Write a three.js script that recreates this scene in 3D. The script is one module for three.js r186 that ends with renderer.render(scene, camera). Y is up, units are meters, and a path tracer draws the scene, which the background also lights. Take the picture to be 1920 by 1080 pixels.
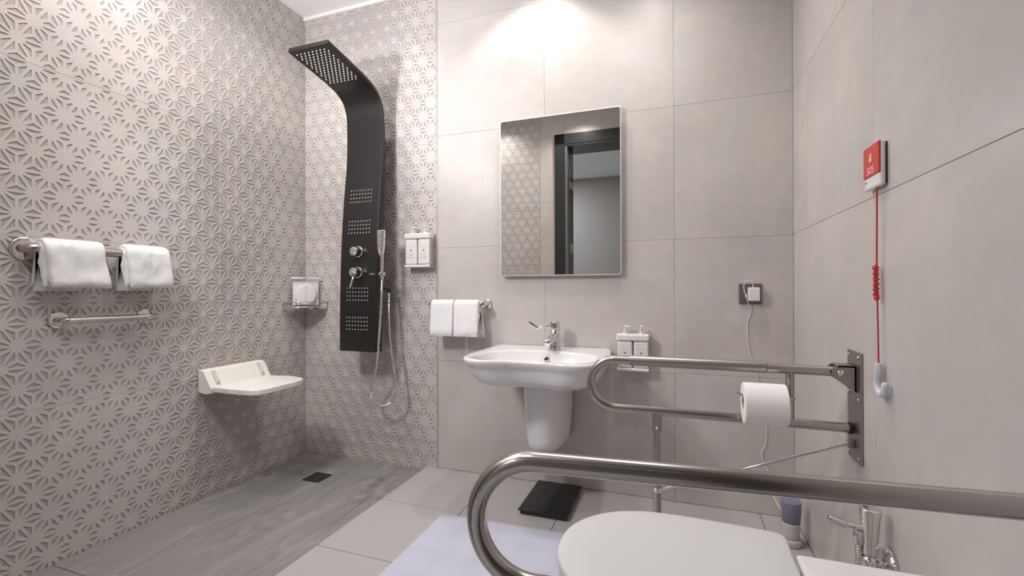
import * as THREE from 'three';
import { RoundedBoxGeometry } from 'three/addons/geometries/RoundedBoxGeometry.js';
import { mergeGeometries } from 'three/addons/utils/BufferGeometryUtils.js';
import { ImprovedNoise } from 'three/addons/math/ImprovedNoise.js';
import { FontLoader } from 'three/addons/loaders/FontLoader.js';
import { TextGeometry } from 'three/addons/geometries/TextGeometry.js';
import { RectAreaLightUniformsLib } from 'three/addons/lights/RectAreaLightUniformsLib.js';

// ---------------------------------------------------------------- camera, lights, exposure
const scene = new THREE.Scene();
scene.background = new THREE.Color(0x101114);
const camera = new THREE.PerspectiveCamera(2 * Math.atan(540 / 857.8) * 180 / Math.PI, 1920 / 1080, 0.02, 50);
camera.position.set(2.095, 0.953, 2.178);
camera.rotation.order = 'YXZ';
camera.rotation.set(0.0029, 0.3416, -0.0035);
const renderer = new THREE.WebGLRenderer({ antialias: true });
renderer.toneMapping = THREE.LinearToneMapping;
renderer.toneMappingExposure = 1.04;
renderer.shadowMap.enabled = true;
RectAreaLightUniformsLib.init();

const WARM = new THREE.Color(1.0, 0.95, 0.90), COOL = new THREE.Color(0.78, 0.88, 1.0), FLASH = new THREE.Color(1.0, 0.985, 0.99), BOUNCE = FLASH;
// recessed ceiling downlights: x, z, spot intensity, cone half angle, penumbra
const DOWNLIGHTS = [
  [1.47, 0.25, 1.7, 0.98, 0.25, 'above the washbasin'],
  [1.98, 0.46, 2.6, 1.15, 0.8, 'above the wall bottles'],
  [0.48, 0.55, 1.7, 1.25, 0.6, 'above the shower seat'],
  [0.42, 1.2, 2.3, 1.2, 0.6, 'added above the towel rail to brighten towels and left wall'],  // added lamp, lifts the towels and upper left wall
  [0.5, 1.82, 1.6, 1.2, 0.6, 'added over the near end of the shower to brighten left and front walls'],  // added lamp, washes the left wall top and the front wall
  [1.3, 1.82, 1.7, 1.15, 0.5, 'inside the doorway'],
];
// the photographer's flash that draws the soft shadows to the right of tap, charger and hand shower
const flash = new THREE.SpotLight(FLASH, 5.0, 0, 1.15, 1.0, 2);
flash.position.set(0.52, 1.97, 1.62); flash.target.position.set(1.1, 1.15, 0);
flash.castShadow = true; flash.shadow.radius = 6.5; flash.shadow.mapSize.set(1024, 1024);
scene.add(flash, flash.target);
// added spot aimed upward, brightens the ceiling and upper walls
const addedBounce = new THREE.SpotLight(BOUNCE, 8, 0, 0.85, 0.7, 2);
addedBounce.position.set(0.5, 1.6, 1.8); addedBounce.target.position.set(0.7, 2.589, 0.6);
addedBounce.castShadow = true; addedBounce.shadow.radius = 3; scene.add(addedBounce, addedBounce.target);
const HALL_LIGHT = 27;

// ---------------------------------------------------------------- small kit
const V3 = (x, y, z) => new THREE.Vector3(x, y, z);
let seed = 7;
const rnd = () => { seed = (seed * 1664525 + 1013904223) >>> 0; return seed / 4294967296; };
const perlin = new ImprovedNoise();
const nz = (x, y, z = 0) => perlin.noise(x + 37.31, y + 11.7, z + 5.13);
const clamp = (x, a, b) => Math.min(b, Math.max(a, x));
const lerp = (a, b, t) => a + (b - a) * t;
const names = new Map();
function numbered(n) { const k = names.get(n) || 0; names.set(n, k + 1); return k ? n + '_' + String(k).padStart(3, '0') : n; }
function clean(g) {
  let q = g.index ? g.toNonIndexed() : g.clone();
  for (const k of Object.keys(q.attributes)) if (!['position', 'normal', 'uv'].includes(k)) q.deleteAttribute(k);
  if (!q.attributes.normal) q.computeVertexNormals();
  if (!q.attributes.uv) q.setAttribute('uv', new THREE.BufferAttribute(new Float32Array(q.attributes.position.count * 2), 2));
  return q;
}
function part(name, geoms, mat, parent = scene) {
  const list = (Array.isArray(geoms) ? geoms : [geoms]);
  const g = list.length > 1 ? mergeGeometries(list.map(clean)) : list[0];
  const m = new THREE.Mesh(g, mat);
  m.name = parent === scene ? numbered(name) : name;
  m.castShadow = m.receiveShadow = true;
  parent.add(m);
  return m;
}
function thing(name, label, category, pos = [0, 0, 0], group) {
  const o = new THREE.Group(); o.name = numbered(name); o.position.set(...pos);
  o.userData = { label, category }; if (group) o.userData.group = group;
  scene.add(o); return o;
}
function structure(name) { const o = new THREE.Group(); o.name = name; o.userData = { kind: 'structure' }; scene.add(o); return o; }
const mv = (g, x = 0, y = 0, z = 0, rx = 0, ry = 0, rz = 0) => { if (rx) g.rotateX(rx); if (ry) g.rotateY(ry); if (rz) g.rotateZ(rz); return g.translate(x, y, z); };
const box = (w, h, d, x = 0, y = 0, z = 0, r = 0, s = 2) => mv(r ? new RoundedBoxGeometry(w, h, d, s, Math.min(r, w / 2.01, h / 2.01, d / 2.01)) : new THREE.BoxGeometry(w, h, d), x, y, z);
const span = (a, b, r = 0) => box(b[0] - a[0], b[1] - a[1], b[2] - a[2], (a[0] + b[0]) / 2, (a[1] + b[1]) / 2, (a[2] + b[2]) / 2, r);
const lathe = (prof, n = 40) => new THREE.LatheGeometry(prof.map(p => new THREE.Vector2(p[0], p[1])), n);
// a lathe whose axis runs from a point along a direction
function turned(prof, at, dir, n = 32) {
  const g = lathe(prof, n), q = new THREE.Quaternion().setFromUnitVectors(V3(0, 1, 0), V3(...dir).normalize());
  return g.applyQuaternion(q).translate(...at);
}
const rod = (a, b, r, n = 20, r2 = r) => { const A = V3(...a), B = V3(...b), L = A.distanceTo(B); return turned([[0, 0], [r, 0], [r2, L], [0, L]], a, B.clone().sub(A).toArray(), n); };
// polyline with rounded corners
function rounded(pts, rad, n = 8) {
  const P = pts.map(p => V3(...p)), out = [P[0]];
  for (let i = 1; i < P.length - 1; i++) {
    const a = P[i - 1].clone().sub(P[i]), b = P[i + 1].clone().sub(P[i]);
    const r = Array.isArray(rad) ? rad[i] : rad, la = a.length(), lb = b.length(); a.normalize(); b.normalize();
    const ang = a.angleTo(b), d = Math.min(r / Math.tan(ang / 2), la * 0.499, lb * 0.499), rr = d * Math.tan(ang / 2);
    const bis = a.clone().add(b).normalize(), c = P[i].clone().addScaledVector(bis, rr / Math.sin(ang / 2));
    const s = P[i].clone().addScaledVector(a, d).sub(c), e = P[i].clone().addScaledVector(b, d).sub(c), tot = s.angleTo(e);
    for (let k = 0; k <= n; k++) { const t = k / n; out.push(c.clone().add(s.clone().multiplyScalar(Math.sin((1 - t) * tot) / Math.sin(tot)).add(e.clone().multiplyScalar(Math.sin(t * tot) / Math.sin(tot))))); }
  }
  out.push(P[P.length - 1]); return out;
}
const smooth = (pts, n = 60) => new THREE.CatmullRomCurve3(pts.map(p => V3(...p)), false, 'centripetal').getPoints(n);
// sweep a circle (radius number or function of t) along points, capped
function sweep(pts, rad, n = 16) {
  const N = pts.length, pos = [], idx = [], T = [];
  for (let i = 0; i < N; i++) T.push(pts[Math.min(i + 1, N - 1)].clone().sub(pts[Math.max(i - 1, 0)]).normalize());
  let u = Math.abs(T[0].y) < 0.9 ? V3(0, 1, 0) : V3(1, 0, 0); u.sub(T[0].clone().multiplyScalar(u.dot(T[0]))).normalize();
  for (let i = 0; i < N; i++) {
    if (i) { const q = new THREE.Quaternion().setFromUnitVectors(T[i - 1], T[i]); u.applyQuaternion(q); u.sub(T[i].clone().multiplyScalar(u.dot(T[i]))).normalize(); }
    const w = T[i].clone().cross(u), r = typeof rad === 'function' ? rad(i / (N - 1)) : rad;
    for (let k = 0; k < n; k++) { const a = k / n * 2 * Math.PI, c = Math.cos(a) * r, s = Math.sin(a) * r; pos.push(pts[i].x + u.x * c + w.x * s, pts[i].y + u.y * c + w.y * s, pts[i].z + u.z * c + w.z * s); }
  }
  for (let i = 0; i < N - 1; i++) for (let k = 0; k < n; k++) { const a = i * n + k, b = i * n + (k + 1) % n, c = a + n, d = b + n; idx.push(a, b, c, b, d, c); }
  const c0 = pos.length / 3; pos.push(pts[0].x, pts[0].y, pts[0].z, pts[N - 1].x, pts[N - 1].y, pts[N - 1].z);
  for (let k = 0; k < n; k++) { idx.push(c0, (k + 1) % n, k); idx.push(c0 + 1, (N - 1) * n + k, (N - 1) * n + (k + 1) % n); }
  const g = new THREE.BufferGeometry(); g.setAttribute('position', new THREE.Float32BufferAttribute(pos, 3)); g.setIndex(idx); g.computeVertexNormals(); return g;
}
// loft closed rings (arrays of [x,y,z] of equal length), fan caps
function loft(rings, cap0 = true, cap1 = true) {
  const n = rings[0].length, pos = [], idx = [];
  for (const r of rings) for (const p of r) pos.push(p[0], p[1], p[2]);
  for (let i = 0; i < rings.length - 1; i++) for (let k = 0; k < n; k++) { const a = i * n + k, b = i * n + (k + 1) % n, c = a + n, d = b + n; idx.push(a, b, c, b, d, c); }
  const cap = (i, flip) => { const r = rings[i], c = [0, 1, 2].map(j => r.reduce((s, p) => s + p[j], 0) / n), at = pos.length / 3; pos.push(...c); for (let k = 0; k < n; k++) { const a = i * n + k, b = i * n + (k + 1) % n; flip ? idx.push(at, b, a) : idx.push(at, a, b); } };
  if (cap0) cap(0, true); if (cap1) cap(rings.length - 1, false);
  const g = new THREE.BufferGeometry(); g.setAttribute('position', new THREE.Float32BufferAttribute(pos, 3)); g.setIndex(idx); g.computeVertexNormals(); return g;
}

// ---------------------------------------------------------------- textures and materials
function dataTex(n, fn, srgb = true) {
  const d = new Uint8Array(n * n * 4);
  for (let y = 0; y < n; y++) for (let x = 0; x < n; x++) { const c = fn(x / n, y / n); const o = (y * n + x) * 4; for (let k = 0; k < 3; k++) d[o + k] = clamp(Math.round(c[k] * 255), 0, 255); d[o + 3] = 255; }
  const t = new THREE.DataTexture(d, n, n); t.wrapS = t.wrapT = THREE.RepeatWrapping; t.magFilter = THREE.LinearFilter; t.minFilter = THREE.LinearMipmapLinearFilter; t.generateMipmaps = true;
  if (srgb) t.colorSpace = THREE.SRGBColorSpace; t.needsUpdate = true; return t;
}
// noise that repeats over the unit square
function tiling(x, y, f, z) {
  const a = nz(x * f, y * f, z), b = nz((x - 1) * f, y * f, z), c = nz(x * f, (y - 1) * f, z), d = nz((x - 1) * f, (y - 1) * f, z);
  return lerp(lerp(a, b, x), lerp(c, d, x), y);
}
const fbm = (x, y, f, z, o = 4) => { let s = 0, a = 1; for (let i = 0; i < o; i++) { s += a * tiling(x, y, f * 2 ** i, z + i * 9.7); a *= 0.55; } return s; };
const cement = dataTex(512, (x, y) => {
  const c = fbm(x, y, 3, 1, 5), d = fbm(x, y, 22, 8, 3), w = fbm(x, y, 6, 20, 3);
  const k = 1 + 0.07 * c + 0.03 * d, t = 0.016 * w;
  return [0.772 * k + t, 0.748 * k, 0.734 * k - t];
});
const cementBump = dataTex(256, (x, y) => { const v = 0.5 + 0.3 * fbm(x, y, 30, 3, 3); return [v, v, v]; }, false);
const trayTex = dataTex(1024, (x, y) => {           // y runs along the streaks
  const wx = x + 0.02 * nz(x * 5, y * 4, 31) + 0.04 * (y - 0.5) * 0.6;
  const a = 0.8 * nz(wx * 14, y * 1.5, 3) + 0.8 * nz(wx * 46, y * 3.5, 9) + 0.7 * nz(wx * 120, y * 9, 4) + 0.5 * nz(wx * 230, y * 40, 6);
  const ridge = (f, g, z, k, w) => Math.pow(clamp(1 - Math.abs(nz(wx * f, y * g, z) * k), 0, 1), w);
  const fade = clamp(0.5 + 1.6 * nz(x * 3, y * 3, 51), 0, 1);
  const rough = clamp(1.4 * nz(x * 4, y * 3, 71), 0, 1);
  const k = 0.545 + 0.042 * a - 0.10 * fade * ridge(6, 0.8, 14, 16, 2) + 0.05 * ridge(9, 1.1, 24, 18, 2) + rough * 0.16 * nz(x * 24, y * 18, 61) + 0.025 * nz(x * 300, y * 260, 1);
  return [k * 0.985, k * 0.968, k * 0.968];
});
const terryBump = dataTex(256, (x, y) => { const v = 0.5 + 0.5 * fbm(x, y, 60, 5, 2); return [v, v, v]; }, false);
const weaveBump = dataTex(256, (x, y) => { const v = 0.5 + 0.25 * Math.sin(x * 2 * Math.PI * 40) * Math.sin(y * 2 * Math.PI * 40) + 0.2 * fbm(x, y, 30, 5, 2); return [v, v, v]; }, false);

const std = (o) => new THREE.MeshStandardMaterial(o);
const rgb = (r, g, b) => new THREE.Color(r, g, b);
const M = {
  tile: std({ map: cement, roughness: 0.39, bumpMap: cementBump, bumpScale: 0.0003 }),
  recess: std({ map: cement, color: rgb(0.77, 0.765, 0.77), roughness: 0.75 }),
  grout: std({ color: rgb(0.44, 0.41, 0.395), roughness: 0.95 }),
  floorTile: std({ color: rgb(0.445, 0.425, 0.425), roughness: 0.42, bumpMap: cementBump, bumpScale: 0.0002 }),
  floorGrout: std({ color: rgb(0.3, 0.275, 0.26), roughness: 0.95 }),
  tray: std({ map: trayTex, roughness: 0.5, bumpMap: trayTex, bumpScale: 0.0015 }),
  plaster: std({ color: rgb(0.84, 0.83, 0.83), roughness: 0.9 }),
  cornice: std({ color: rgb(0.86, 0.85, 0.84), roughness: 0.6 }),
  trim: std({ color: rgb(0.6, 0.55, 0.52), roughness: 0.35, metalness: 0.3 }),
  black: std({ color: rgb(0.009, 0.008, 0.008), roughness: 0.36 }),
  chrome: std({ color: rgb(0.78, 0.77, 0.76), metalness: 1, roughness: 0.07 }),
  polished: std({ color: rgb(0.72, 0.68, 0.62), metalness: 1, roughness: 0.16 }),
  steel: std({ color: rgb(0.47, 0.44, 0.42), metalness: 1, roughness: 0.24 }),
  satin: std({ color: rgb(0.40, 0.37, 0.35), metalness: 1, roughness: 0.42 }),
  darkMetal: std({ color: rgb(0.055, 0.045, 0.042), metalness: 0.6, roughness: 0.5 }),
  ceramic: new THREE.MeshPhysicalMaterial({ color: rgb(0.78, 0.77, 0.78), roughness: 0.16, clearcoat: 0.6, clearcoatRoughness: 0.06 }),
  plastic: std({ color: rgb(0.78, 0.77, 0.755), roughness: 0.38 }),
  seatPlastic: std({ color: rgb(0.80, 0.78, 0.74), roughness: 0.42 }),
  seatGrey: std({ color: rgb(0.6, 0.58, 0.54), roughness: 0.5 }),
  lidWhite: std({ color: rgb(0.64, 0.64, 0.665), roughness: 0.24 }),
  bottle: std({ color: rgb(0.80, 0.775, 0.77), roughness: 0.45 }),
  pump: std({ color: rgb(0.80, 0.75, 0.71), roughness: 0.4 }),
  print: std({ color: rgb(0.36, 0.33, 0.32), roughness: 0.7 }),
  faintPrint: std({ color: rgb(0.62, 0.59, 0.58), roughness: 0.7 }),
  holder: std({ color: rgb(0.56, 0.51, 0.48), metalness: 0.7, roughness: 0.35 }),
  towel: std({ color: rgb(0.9, 0.9, 0.92), roughness: 1, bumpMap: terryBump, bumpScale: 0.006 }),
  linen: std({ color: rgb(0.88, 0.87, 0.89), roughness: 1, bumpMap: weaveBump, bumpScale: 0.001 }),
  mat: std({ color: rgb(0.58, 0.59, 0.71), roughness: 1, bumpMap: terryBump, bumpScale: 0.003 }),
  paper: std({ color: rgb(0.9, 0.88, 0.88), roughness: 1 }),
  card: std({ color: rgb(0.42, 0.36, 0.31), roughness: 1 }),
  mirror: std({ color: rgb(0.9, 0.91, 0.89), metalness: 1, roughness: 0.01 }),
  mirrorEdge: std({ color: rgb(0.88, 0.89, 0.88), metalness: 0.4, roughness: 0.3 }),
  glassTop: std({ color: rgb(0.010, 0.010, 0.013), roughness: 0.12 }),
  scaleBody: std({ color: rgb(0.03, 0.03, 0.032), roughness: 0.45 }),
  display: std({ color: rgb(0.03, 0.03, 0.036), roughness: 0.25 }),
  plateGrey: std({ color: rgb(0.17, 0.15, 0.145), metalness: 0.35, roughness: 0.4 }),
  red: std({ color: rgb(0.62, 0.035, 0.03), roughness: 0.35 }),
  redCord: std({ color: rgb(0.55, 0.01, 0.03), roughness: 0.7 }),
  handle: std({ color: rgb(0.62, 0.65, 0.70), roughness: 0.35 }),
  whiteInk: std({ color: rgb(0.85, 0.80, 0.78), roughness: 0.6 }),
  pinkInk: std({ color: rgb(0.80, 0.50, 0.45), roughness: 0.6 }),
  blue: new THREE.MeshPhysicalMaterial({ color: rgb(0.20, 0.21, 0.31), roughness: 0.3, clearcoat: 0.3 }),
  creamBase: std({ color: rgb(0.60, 0.56, 0.57), roughness: 0.45 }),
  nozzle: std({ color: rgb(0.72, 0.7, 0.69), roughness: 0.4 }),
  packCard: std({ color: rgb(0.80, 0.81, 0.84), roughness: 0.7 }),
  rubber: std({ color: rgb(0.015, 0.015, 0.015), roughness: 0.7 }),
  film: new THREE.MeshPhysicalMaterial({ color: rgb(0.95, 0.95, 0.96), roughness: 0.12, transmission: 1, thickness: 0, ior: 1.35 }),
  soap: std({ color: rgb(0.88, 0.85, 0.81), roughness: 0.6 }),
  frame: std({ color: rgb(0.022, 0.022, 0.022), roughness: 0.3 }),
  jamb: std({ color: rgb(0.2, 0.2, 0.195), metalness: 0.6, roughness: 0.35 }),
  hinge: std({ color: rgb(0.62, 0.62, 0.66), metalness: 0.8, roughness: 0.35 }),
  hallWall: std({ color: rgb(0.37, 0.325, 0.295), roughness: 0.8 }),
  hallCeil: std({ color: rgb(0.88, 0.89, 0.91), roughness: 0.9 }),
  hallFloor: std({ color: rgb(0.68, 0.66, 0.63), roughness: 0.5 }),
  lampRing: std({ color: rgb(0.8, 0.8, 0.8), roughness: 0.4 }),
  lampGlow: std({ color: rgb(0.8, 0.8, 0.8), emissive: new THREE.Color(1, 0.93, 0.86), emissiveIntensity: 2.5, roughness: 0.6 }),
  panelGlow: std({ color: rgb(0.8, 0.8, 0.8), emissive: new THREE.Color(0.86, 0.92, 1), emissiveIntensity: 1.6, roughness: 0.6 }),
};

// ---------------------------------------------------------------- the room shell
const W = 2.56, H = 2.589, ZF = 2.056, XS = 0.8945, TT = 0.008;
// a wall frame maps (u, v, n) to the world; n points into the room
const FRAMES = {
  back: (u, v, n) => [u, v, n],
  left: (u, v, n) => [n, v, u],
  right: (u, v, n) => [W - n, v, u],
  front: (u, v, n) => [u, v, ZF - n],
  floor: (u, v, n) => [u, n, v],
};
function triGeo(frame, tris, uvOff) {   // tris: flat list of [u,v,n]; winding fixed so that it faces the room
  const f = FRAMES[frame], a = V3(...f(1, 0, 0)).sub(V3(...f(0, 0, 0))), b = V3(...f(0, 1, 0)).sub(V3(...f(0, 0, 0))), c = V3(...f(0, 0, 1)).sub(V3(...f(0, 0, 0)));
  const flip = a.cross(b).dot(c) < 0, pos = new Float32Array(tris.length * 3), uv = new Float32Array(tris.length * 2);
  for (let i = 0; i < tris.length; i += 3) for (let k = 0; k < 3; k++) {
    const p = tris[i + (flip ? [0, 2, 1][k] : k)], w = f(p[0], p[1], p[2]);
    pos.set(w, (i + k) * 3); uv[(i + k) * 2] = (p[0] + uvOff[0]) / 1.3; uv[(i + k) * 2 + 1] = (p[1] + uvOff[1]) / 1.3;
  }
  const g = new THREE.BufferGeometry(); g.setAttribute('position', new THREE.BufferAttribute(pos, 3)); g.setAttribute('uv', new THREE.BufferAttribute(uv, 2)); g.computeVertexNormals(); return g;
}
function quad(out, a, b, c, d) { out.push(a, b, c, a, c, d); }
// tile edges: chamfer and sides round a rectangle
function rim(out, u0, v0, u1, v1, ch, th) {
  const o = [[u0, v0], [u1, v0], [u1, v1], [u0, v1]], i = [[u0 + ch, v0 + ch], [u1 - ch, v0 + ch], [u1 - ch, v1 - ch], [u0 + ch, v1 - ch]];
  for (let k = 0; k < 4; k++) { const l = (k + 1) % 4; quad(out, [...o[k], -ch], [...o[l], -ch], [...i[l], 0], [...i[k], 0]); quad(out, [...o[k], -th], [...o[l], -th], [...o[l], -ch], [...o[k], -ch]); }
}
function plainTile(frame, u0, v0, u1, v1, mat, parent, joint = 0.0004, th = TT) {
  u0 += joint; v0 += joint; u1 -= joint; v1 -= joint; const ch = 0.0005, t = [];
  quad(t, [u0 + ch, v0 + ch, 0], [u1 - ch, v0 + ch, 0], [u1 - ch, v1 - ch, 0], [u0 + ch, v1 - ch, 0]); rim(t, u0, v0, u1, v1, ch, th);
  return part('tile', triGeo(frame, t, [rnd() * 1.3, rnd() * 1.3]), mat, parent);
}
const clipHalf = (poly, nx, ny, d) => {   // keep n.p >= d
  const out = [];
  for (let i = 0; i < poly.length; i++) {
    const a = poly[i], b = poly[(i + 1) % poly.length], da = nx * a[0] + ny * a[1] - d, db = nx * b[0] + ny * b[1] - d;
    if (da >= 0) out.push(a);
    if ((da > 0) !== (db > 0) && da !== db) { const t = da / (da - db); if (t > 1e-6 && t < 1 - 1e-6) out.push([lerp(a[0], b[0], t), lerp(a[1], b[1], t)]); }
  }
  return out;
};
const clipRect = (p, u0, v0, u1, v1) => clipHalf(clipHalf(clipHalf(clipHalf(p, 1, 0, u0), -1, 0, -u1), 0, 1, v0), 0, -1, -v1);
const area = p => { let s = 0; for (let i = 0; i < p.length; i++) { const a = p[i], b = p[(i + 1) % p.length]; s += a[0] * b[1] - a[1] * b[0]; } return s / 2; };
// tile carved with a star lattice: every triangle between the ribs is a real recess
function starTile(frame, u0, v0, u1, v1, L, parent) {
  const jt = 0.0004; u0 += jt; v0 += jt; u1 -= jt; v1 -= jt;
  const { s, r, ou, ov, thick } = L, ch = 0.0005, top = [], pit = [], depth = 0.0024;
  rim(top, u0, v0, u1, v1, ch, TT);
  const a0 = u0 + ch, b0 = v0 + ch, a1 = u1 - ch, b1 = v1 - ch;
  const at = (i, j) => [ou + s * (i + 0.5 * (((j % 2) + 2) % 2)), ov + r * j];
  const j0 = Math.floor((v0 - ov) / r) - 1, j1 = Math.ceil((v1 - ov) / r) + 1, i0 = Math.floor((u0 - ou) / s) - 2, i1 = Math.ceil((u1 - ou) / s) + 2;
  const cell = (A, B, C) => {
    let tri = [A, B, C]; if (area(tri) < 0) tri = [B, A, C];
    const poly = clipRect(tri, a0, b0, a1, b1); if (poly.length < 3 || Math.abs(area(poly)) < 1e-8) return;
    const T = thick((A[0] + B[0] + C[0]) / 3, (A[1] + B[1] + C[1]) / 3), w = s * (0.026 + 0.052 * T), R = s * (0.085 + 0.285 * T);
    let q = tri;
    for (let k = 0; k < 3; k++) { const p = tri[k], n = tri[(k + 1) % 3], dx = n[0] - p[0], dy = n[1] - p[1], l = Math.hypot(dx, dy); q = clipHalf(q, -dy / l, dx / l, (-dy * p[0] + dx * p[1]) / l + w); if (q.length < 3) break; }
    for (const [P, Q] of [[tri[0], tri[1]], [tri[1], tri[0]]]) { if (q.length < 3) break; const m = [(Q[0] + C[0]) / 2 - P[0], (Q[1] + C[1]) / 2 - P[1]], l = Math.hypot(...m); q = clipHalf(q, m[0] / l, m[1] / l, (m[0] * P[0] + m[1] * P[1]) / l + R); }
    if (q.length >= 3) q = clipRect(q, a0 + 0.0006, b0 + 0.0006, a1 - 0.0006, b1 - 0.0006);
    if (q.length < 3 || Math.abs(area(q)) < 4e-6) { for (let k = 1; k < poly.length - 1; k++) top.push([...poly[0], 0], [...poly[k], 0], [...poly[k + 1], 0]); return; }
    const pv = poly.map(p => new THREE.Vector2(...p)), qv = q.map(p => new THREE.Vector2(...p)).reverse(), all = [...pv, ...qv];
    for (const f of THREE.ShapeUtils.triangulateShape(pv, [qv])) top.push(...f.map(k => [all[k].x, all[k].y, 0]));
    const cx = q.reduce((t, p) => t + p[0], 0) / q.length, cy = q.reduce((t, p) => t + p[1], 0) / q.length, low = q.map(p => [cx + (p[0] - cx) * 0.9, cy + (p[1] - cy) * 0.9]);
    for (let k = 0; k < q.length; k++) { const l = (k + 1) % q.length; quad(pit, [...q[k], 0], [...q[l], 0], [...low[l], -depth], [...low[k], -depth]); }
    for (let k = 1; k < low.length - 1; k++) pit.push([...low[0], -depth], [...low[k], -depth], [...low[k + 1], -depth]);
  };
  for (let j = j0; j < j1; j++) for (let i = i0; i < i1; i++) {
    const o = (((j % 2) + 2) % 2), P = at(i, j), Q = at(i + 1, j), U = at(i + o, j + 1), U0 = at(i + o - 1, j + 1);
    for (const [A, B, D] of [[P, Q, U], [U0, U, P]]) { const C = [(A[0] + B[0] + D[0]) / 3, (A[1] + B[1] + D[1]) / 3]; cell(A, B, C); cell(B, D, C); cell(D, A, C); }
  }
  // triangles wound towards the room
  const fix = (t) => { for (let i = 0; i < t.length; i += 3) { const [A, B, C] = [t[i], t[i + 1], t[i + 2]]; if ((B[0] - A[0]) * (C[1] - A[1]) - (B[1] - A[1]) * (C[0] - A[0]) < -1e-12) { t[i + 1] = C; t[i + 2] = B; } } };
  fix(top);
  const off = [rnd() * 1.3, rnd() * 1.3], m = part('tile', triGeo(frame, top, off), M.tile, parent);
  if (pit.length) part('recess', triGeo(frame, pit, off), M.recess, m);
}
const wave = (c, p) => (u) => 0.5 - 0.5 * Math.cos(2 * Math.PI * (u - c) / p);
const rows = [0, 0.575, 1.175, 1.774, 2.374, H];

const wallBack = structure('wall_back');
part('backing', span([-0.1, -0.1, -0.11], [W + 0.1, H + 0.06, -TT + 0.001]), M.grout, wallBack);
{
  const th = wave(0.455, 0.95), L = { s: 0.0925, r: 0.075, ou: 0.811, ov: 0.541, thick: (u, v) => clamp(th(u) * 0.95, 0, 1) };
  const us = [0, 0.211, XS], vs = [-0.03, 0.541, 1.141, 1.741, 2.341, H];
  for (let i = 0; i < vs.length - 1; i++) starTile('back', 0.211 - 0.211, vs[i], XS - 0.004, vs[i + 1], L, wallBack);
  const cols = [XS + 0.004, 1.4925, 2.0945, W];
  for (let i = 0; i < 3; i++) for (let j = 0; j < rows.length - 1; j++) plainTile('back', cols[i], rows[j], cols[i + 1], rows[j + 1], M.tile, wallBack);
}
const wallLeft = structure('wall_left');
part('backing', span([-0.11, -0.1, -0.1], [-TT + 0.001, H + 0.06, ZF + 0.1]), M.grout, wallLeft);
{
  const th = wave(0.546, 1.0), L = { s: 0.0866, r: 0.075, ou: 0.546, ov: 1.141, thick: (u) => th(u) * 0.97 };
  const us = [0, 0.546, 1.746, ZF], vs = [-0.03, 0.541, 1.141, 1.741, 2.341, H];
  for (let i = 0; i < us.length - 1; i++) for (let j = 0; j < vs.length - 1; j++) starTile('left', us[i], vs[j], us[i + 1], vs[j + 1], L, wallLeft);
}
const wallRight = structure('wall_right');
part('backing', span([W + TT - 0.001, -0.1, -0.1], [W + 0.11, H + 0.06, ZF + 0.1]), M.grout, wallRight);
{
  const us = [0, 0.214, 0.814, 1.414, ZF];
  const rr = [0, 1.178, 1.777, 2.377, H];
  for (let i = 0; i < us.length - 1; i++) for (let j = 0; j < rr.length - 1; j++) plainTile('right', us[i], rr[j], us[i + 1], rr[j + 1], M.tile, wallRight, 0.0006);
}
// front wall with the doorway the photograph was taken from
const DX0 = 1.13, DX1 = 2.36, DH = 2.305;
const wallFront = structure('wall_front');
const FZ0 = ZF + TT - 0.001, FZ1 = ZF + 0.2;
part('backing', [span([-0.1, -0.1, FZ0], [DX0, H + 0.06, FZ1]), span([DX1, -0.1, FZ0], [W + 0.1, H + 0.06, FZ1]), span([DX0, DH, FZ0], [DX1, H + 0.06, FZ1])], M.grout, wallFront);
{
  const L = { s: 0.0925, r: 0.075, ou: 0.811, ov: 0.541, thick: (u) => 0.78 };
  const vs = [-0.03, 0.541, 1.141, 1.741, 2.341, H];
  for (let i = 0; i < vs.length - 1; i++) starTile('front', 0, vs[i], XS - 0.004, vs[i + 1], L, wallFront);
  for (let j = 0; j < rows.length - 1; j++) {
    plainTile('front', XS + 0.004, rows[j], Math.min(1.4925, DX0), rows[j + 1], M.tile, wallFront);
    plainTile('front', DX1, rows[j], W, rows[j + 1], M.tile, wallFront);
    if (rows[j + 1] > DH) plainTile('front', DX0, Math.max(DH, rows[j]), DX1, rows[j + 1], M.tile, wallFront);
  }
}
const door1 = structure('door_1');
{
  const fw = 0.088, z0 = ZF - 0.022, z1 = ZF + 0.265, zs = ZF + 0.085;
  part('door_frame', [
    span([DX0 - fw, 0, z0], [DX0 + 0.012, DH + fw, ZF + 0.001], 0.004), span([DX1 - 0.012, 0, z0], [DX1 + fw, DH + fw, ZF + 0.001], 0.004), span([DX0 - fw, DH - 0.012, z0], [DX1 + fw, DH + fw, ZF + 0.001], 0.004),
    span([DX0, 0, zs + 0.006], [DX0 + 0.03, DH, z1]), span([DX1 - 0.03, 0, zs], [DX1, DH, z1]), span([DX0, DH - 0.03, z0 + 0.004], [DX1, DH, z1]), span([DX1 - 0.03, 0, z0 + 0.004], [DX1, DH, zs]),
  ], M.frame, door1);
  part('jamb_lining', span([DX0, 0, z0 + 0.006], [DX0 + 0.034, DH - 0.03, zs]), M.jamb, door1);
  for (const [y, h] of [[1.912, 0.07], [1.304, 0.088]]) part('hinge', span([DX0 + 0.03, y, zs + 0.025], [DX0 + 0.0335, y + h, zs + 0.17]), M.hinge, door1);
  part('door_closer_arm', span([DX0 + 0.03, 2.02, zs + 0.025], [DX0 + 0.036, DH - 0.045, zs + 0.09]), M.jamb, door1);
}
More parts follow.
